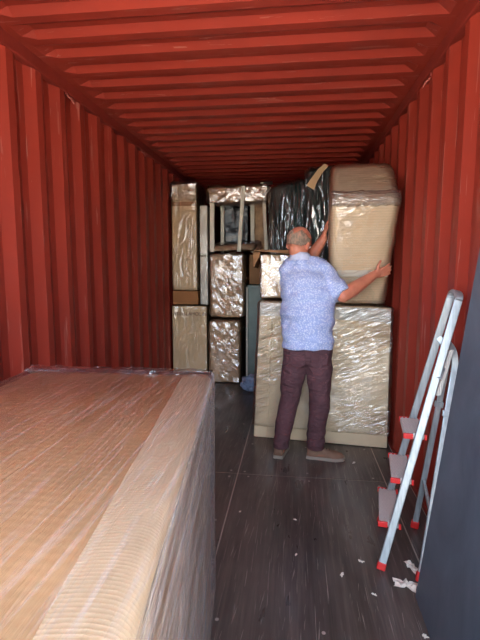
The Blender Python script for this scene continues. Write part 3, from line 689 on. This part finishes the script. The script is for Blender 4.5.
# legs inside the trousers
for h_, k_, a_ in ((hipL, kneeL, ankL), (hipR, kneeR, ankR)):
    body.chain([h_, h_.lerp(k_, .5), k_], [.085, .07, .056]); body.chain([k_, k_.lerp(a_, .3), a_], [.055, .056, .036])
    body.ell(a_+V((0, .01, -.045)), (.035, .045, .03))
def hand(w, u, pn, side, curl, L=1.0):
    """w wrist, u along the fingers, pn away from the palm's back (palm normal), side toward the thumb; parts as chains"""
    u = u.normalized(); pn = (pn-u*pn.dot(u)).normalized(); t = pn.cross(u); t = t if t.dot(side) > 0 else -t
    for k in (-1.3, -.45, .45, 1.3):
        body.cone(w+u*.005+t*k*.010, w+u*.075*L+t*k*.021, .017, .0125, 10, 3)
    body.cone(w-u*.02, w+u*.03, .026, .024, 12, 3)
    for k, ln, sp in ((1.45, .068, .16), (.5, .078, .04), (-.45, .072, -.06), (-1.4, .056, -.18)):
        p = w+u*.08*L+t*k*.0205; dr = (u+t*sp).normalized(); a = curl
        q = p+(dr*math.cos(a*.5)+pn*math.sin(a*.5))*ln*.45; r = q+(dr*math.cos(a*1.2)+pn*math.sin(a*1.2))*ln*.32; s3 = r+(dr*math.cos(a*1.9)+pn*math.sin(a*1.9))*ln*.25
        body.chain([p, q, r, s3], [.0098, .0092, .0085, .0075], 8)
    p = w+u*.028+t*.026; q = p+(u*.55+t*.95+pn*.15).normalized()*.042; r = q+(u*.75+t*.75+pn*.2).normalized()*.034
    body.chain([w+u*.01+t*.012, p, q, r], [.018, .015, .0115, .009], 8)
hand(wR, PY(398, 267, 3.44)-wR, V((.0, 1, .35)), V((-.25, 0, 1)), .32)
hand(wL, V((.10, .42, .80)), V((1, .15, 0)), V((0, -1, .3)), .25)
b = remesh(body, .0065, 3); link('body', b, 'skin', man, smooth=True)
for sx in (-1, 1): MB().ell(hp(sx*.032, .083, .002), (.013, .010, .010), HR, 12, 8).build('eye', 'eye', man, smooth=True)
MB().cone(hp(-.022, .086, -.062), hp(.022, .086, -.062), .006, .006, 8, 3).build('mouth', 'lip', man, smooth=True)
# short grey hair round the back and sides of a bald crown
b = bmesh.new(); bmesh.ops.create_uvsphere(b, u_segments=48, v_segments=32, radius=1)
dele = []
for f in b.faces:
    c_ = f.calc_center_median(); th_ = math.degrees(math.acos(max(-1, min(1, c_.z)))); az = math.degrees(math.atan2(c_.x, -c_.y))  # az 0 = back of head
    top = 68 + 6*math.sin(az*.1) + 9*noise.noise(c_*5) + (0 if abs(az) < 70 else (abs(az)-70)*.5); bot = 126 if abs(az) < 55 else 126-(abs(az)-55)*.85
    if th_ < top or th_ > bot or abs(az) > 108: dele.append(f)
bmesh.ops.delete(b, geom=dele, context='FACES')
for v in b.verts:
    k = 1+.018*noise.noise(v.co*9); v.co = hp(0, -.012, .020) + HR @ V((v.co.x*.0885*k, v.co.y*.1095*k, v.co.z*.1045*k))
bmesh.ops.solidify(b, geom=b.faces[:], thickness=.006)
link('hair', b, 'hair', man, smooth=True)
# shirt
sh = MB()
sh.loft([ering((.108, 3.285, .852), .190, .128, TW, tilt=0), ering((.108, 3.287, .90), .190, .130, TW), ering((.103, 3.30, 1.0), .196, .136, TW), ering((.098, 3.32, 1.15), .202, .138, TW), ering((.092, 3.345, 1.28), .206, .136, TW),
         ering((.086, 3.36, 1.37), .196, .122, TW), ering((.08, 3.37, 1.44), .150, .095, TW), ering((.055, 3.375, 1.49), .088, .076, TW), ering((.046, 3.378, 1.515), .064, .066, TW)])
sh.chain([neck0+V((-.01, 0, -.005)), sL+V((.0, 0, .01))], [.068, .068]); sh.chain([neck0+V((.02, 0, -.005)), sR+V((0, 0, .01))], [.062, .07])
sh.chain([V((.10, 3.36, 1.42)), sR+V((.0, -.005, -.01))], [.085, .085]); sh.chain([V((.06, 3.37, 1.42)), sL+V((.0, .0, -.01))], [.085, .082])
d = (eR-sR).normalized(); e1 = eR-d*.01
a_ = d.orthogonal().normalized(); c_ = d.cross(a_)
def sleeve(s0, e0, r0, r1):
    d = (e0-s0).normalized(); a = d.orthogonal().normalized(); c = d.cross(a); rs = []
    for k in range(7):
        t_ = k/6; r = r0+(r1-r0)*t_; rs.append([s0+(e0-s0)*t_+(a*math.cos(j*math.tau/20)+c*math.sin(j*math.tau/20))*r for j in range(20)])
    sh.loft(rs)
sleeve(sR, e1, .084, .074); sleeve(sL, sL.lerp(eL, .80), .082, .072)
b = remesh(sh, .009, 5)
for v in b.verts:
    f = fbm(v.co, (5, 5, 13), 1.0)*.022 + fbm(v.co, (14, 14, 24), 4.0)*.008
    if v.co.z < .90: f = f*.4 + .004*math.sin(v.co.x*45+v.co.y*30)*(.90-v.co.z)/.05
    v.co += v.normal*f
so = link('shirt', b, 'shirt', man, smooth=True)
nk = neck0+V((0, .002, .018)); up = (headc-neck0).normalized(); rings = []
for h_, r in ((0, .068), (.022, .066), (.046, .066), (.048, .072), (.022, .080), (-.008, .092)):
    rings.append([nk+up*h_ + V((r*math.cos(k*math.tau/28), r*1.02*math.sin(k*math.tau/28), -.012*math.sin(k*math.tau/28))) for k in range(28)])
MB().loft(rings, cap=False).build('collar', 'collar', so, smooth=True)
# trousers
tr2 = MB()
tr2.loft([ering((.11, 3.29, .735), .12, .085, TW), ering((.108, 3.29, .80), .168, .122, TW), ering((.108, 3.288, .88), .172, .122, TW), ering((.108, 3.288, .96), .165, .116, TW), ering((.108, 3.295, 1.02), .155, .11, TW)])
tr2.chain([hipL+V((0, 0, -.06)), hipL.lerp(kneeL, .5), kneeL], [.102, .094, .078]); tr2.chain([kneeL, kneeL.lerp(ankL, .5), ankL+V((.004, .004, .0))], [.078, .072, .064])
tr2.chain([hipR+V((0, 0, -.06)), hipR.lerp(kneeR, .5), kneeR], [.104, .094, .080]); tr2.chain([kneeR, kneeR.lerp(ankR, .5), ankR+V((.004, 0, .0))], [.080, .074, .068])
b = remesh(tr2, .010, 4)
for v in b.verts:
    lowf = max(0, 1-abs(v.co.z-.16)/.16) + .6*max(0, 1-abs(v.co.z-.5)/.14) + .5*max(0, 1-abs(v.co.z-.78)/.12)
    v.co += v.normal*(fbm(v.co, (7, 7, 9), 2)*.012 + fbm(v.co, (8, 8, 20), 6)*.011*lowf); v.co.z = max(v.co.z, .078)
to = link('trousers', b, 'trouser', man, smooth=True)
for px_ in (.035, .185):
    c0 = V((px_, 3.0, .80)); q = []
    for (dx, dz) in ((-.055, .055), (.055, .055), (.055, -.045), (0, -.065), (-.055, -.045)):
        x = px_+dx; yy = 3.29-.122*math.sqrt(max(.05, 1-((x-.108)/.19)**2)); q.append(V((x, yy-.012, .79+dz)))
    MB().loft([q, [p+V((0, .02, 0)) for p in q]]).build('back_pocket', 'trouser', to, bevel=.003)
# shoes
def shoe(heel, ang, L=.285):
    R_ = Matrix.Rotation(ang, 3, 'Z'); W_ = lambda x, y, z: heel + R_ @ V((y, x, z))      # x forward along the foot, y to the right
    so_ = MB(); up_ = MB(); n = 20
    prof = [(0, .029, .10, .0), (.02, .037, .118, .0), (.06, .040, .122, 0), (.10, .040, .108, .002), (.14, .044, .084, .004), (.19, .049, .068, .006), (.235, .047, .058, .004), (.265, .036, .047, 0), (.280, .016, .026, -.004)]
    rings = []
    for x, hw, h_, off in prof:
        x *= L/.285; r = []
        for k in range(n):
            a = k*math.tau/n; cy_ = math.cos(a); sz = math.sin(a)
            zz = .018 + max(0, sz)**.75*(h_-.018) if sz > 0 else .018+sz*.004
            r.append(W_(x, off+hw*math.copysign(abs(cy_)**.75, cy_), zz))
        rings.append(r)
    u = up_.loft(rings).build('shoe', 'shoe', man, bevel=0, smooth=True)
    out = []
    for x, hw, h_, off in prof: out.append((x*L/.285, off+hw+.005))
    for x, hw, h_, off in reversed(prof): out.append((x*L/.285, off-hw-.005))
    out = [(x+(-.006 if x < .01 else .006 if x > L-.02 else 0), y) for x, y in out]
    so_.loft([[W_(x, y, z) for x, y in out] for z in (.001, .020, .026)]).build('sole', 'sole', u, bevel=.003)
    so_2 = MB()
    for x in (.105, .125, .145, .165):
        z = np.interp(x, [p[0] for p in prof], [p[2] for p in prof])
        so_2.tube([W_(x, -.022, z-.009), W_(x+.003, 0, z+.003), W_(x, .024, z-.007)], .0035, 6)
    so_2.tube([W_(.10, 0, .098), W_(.105, .02, .115), W_(.12, .03, .10), W_(.115, .01, .095)], .003, 6)
    so_2.build('laces', 'lace', u, smooth=True)
shoe(V((-.098, 3.235, 0)), math.radians(-8)); shoe(V((.120, 3.292, 0)), math.radians(-93))
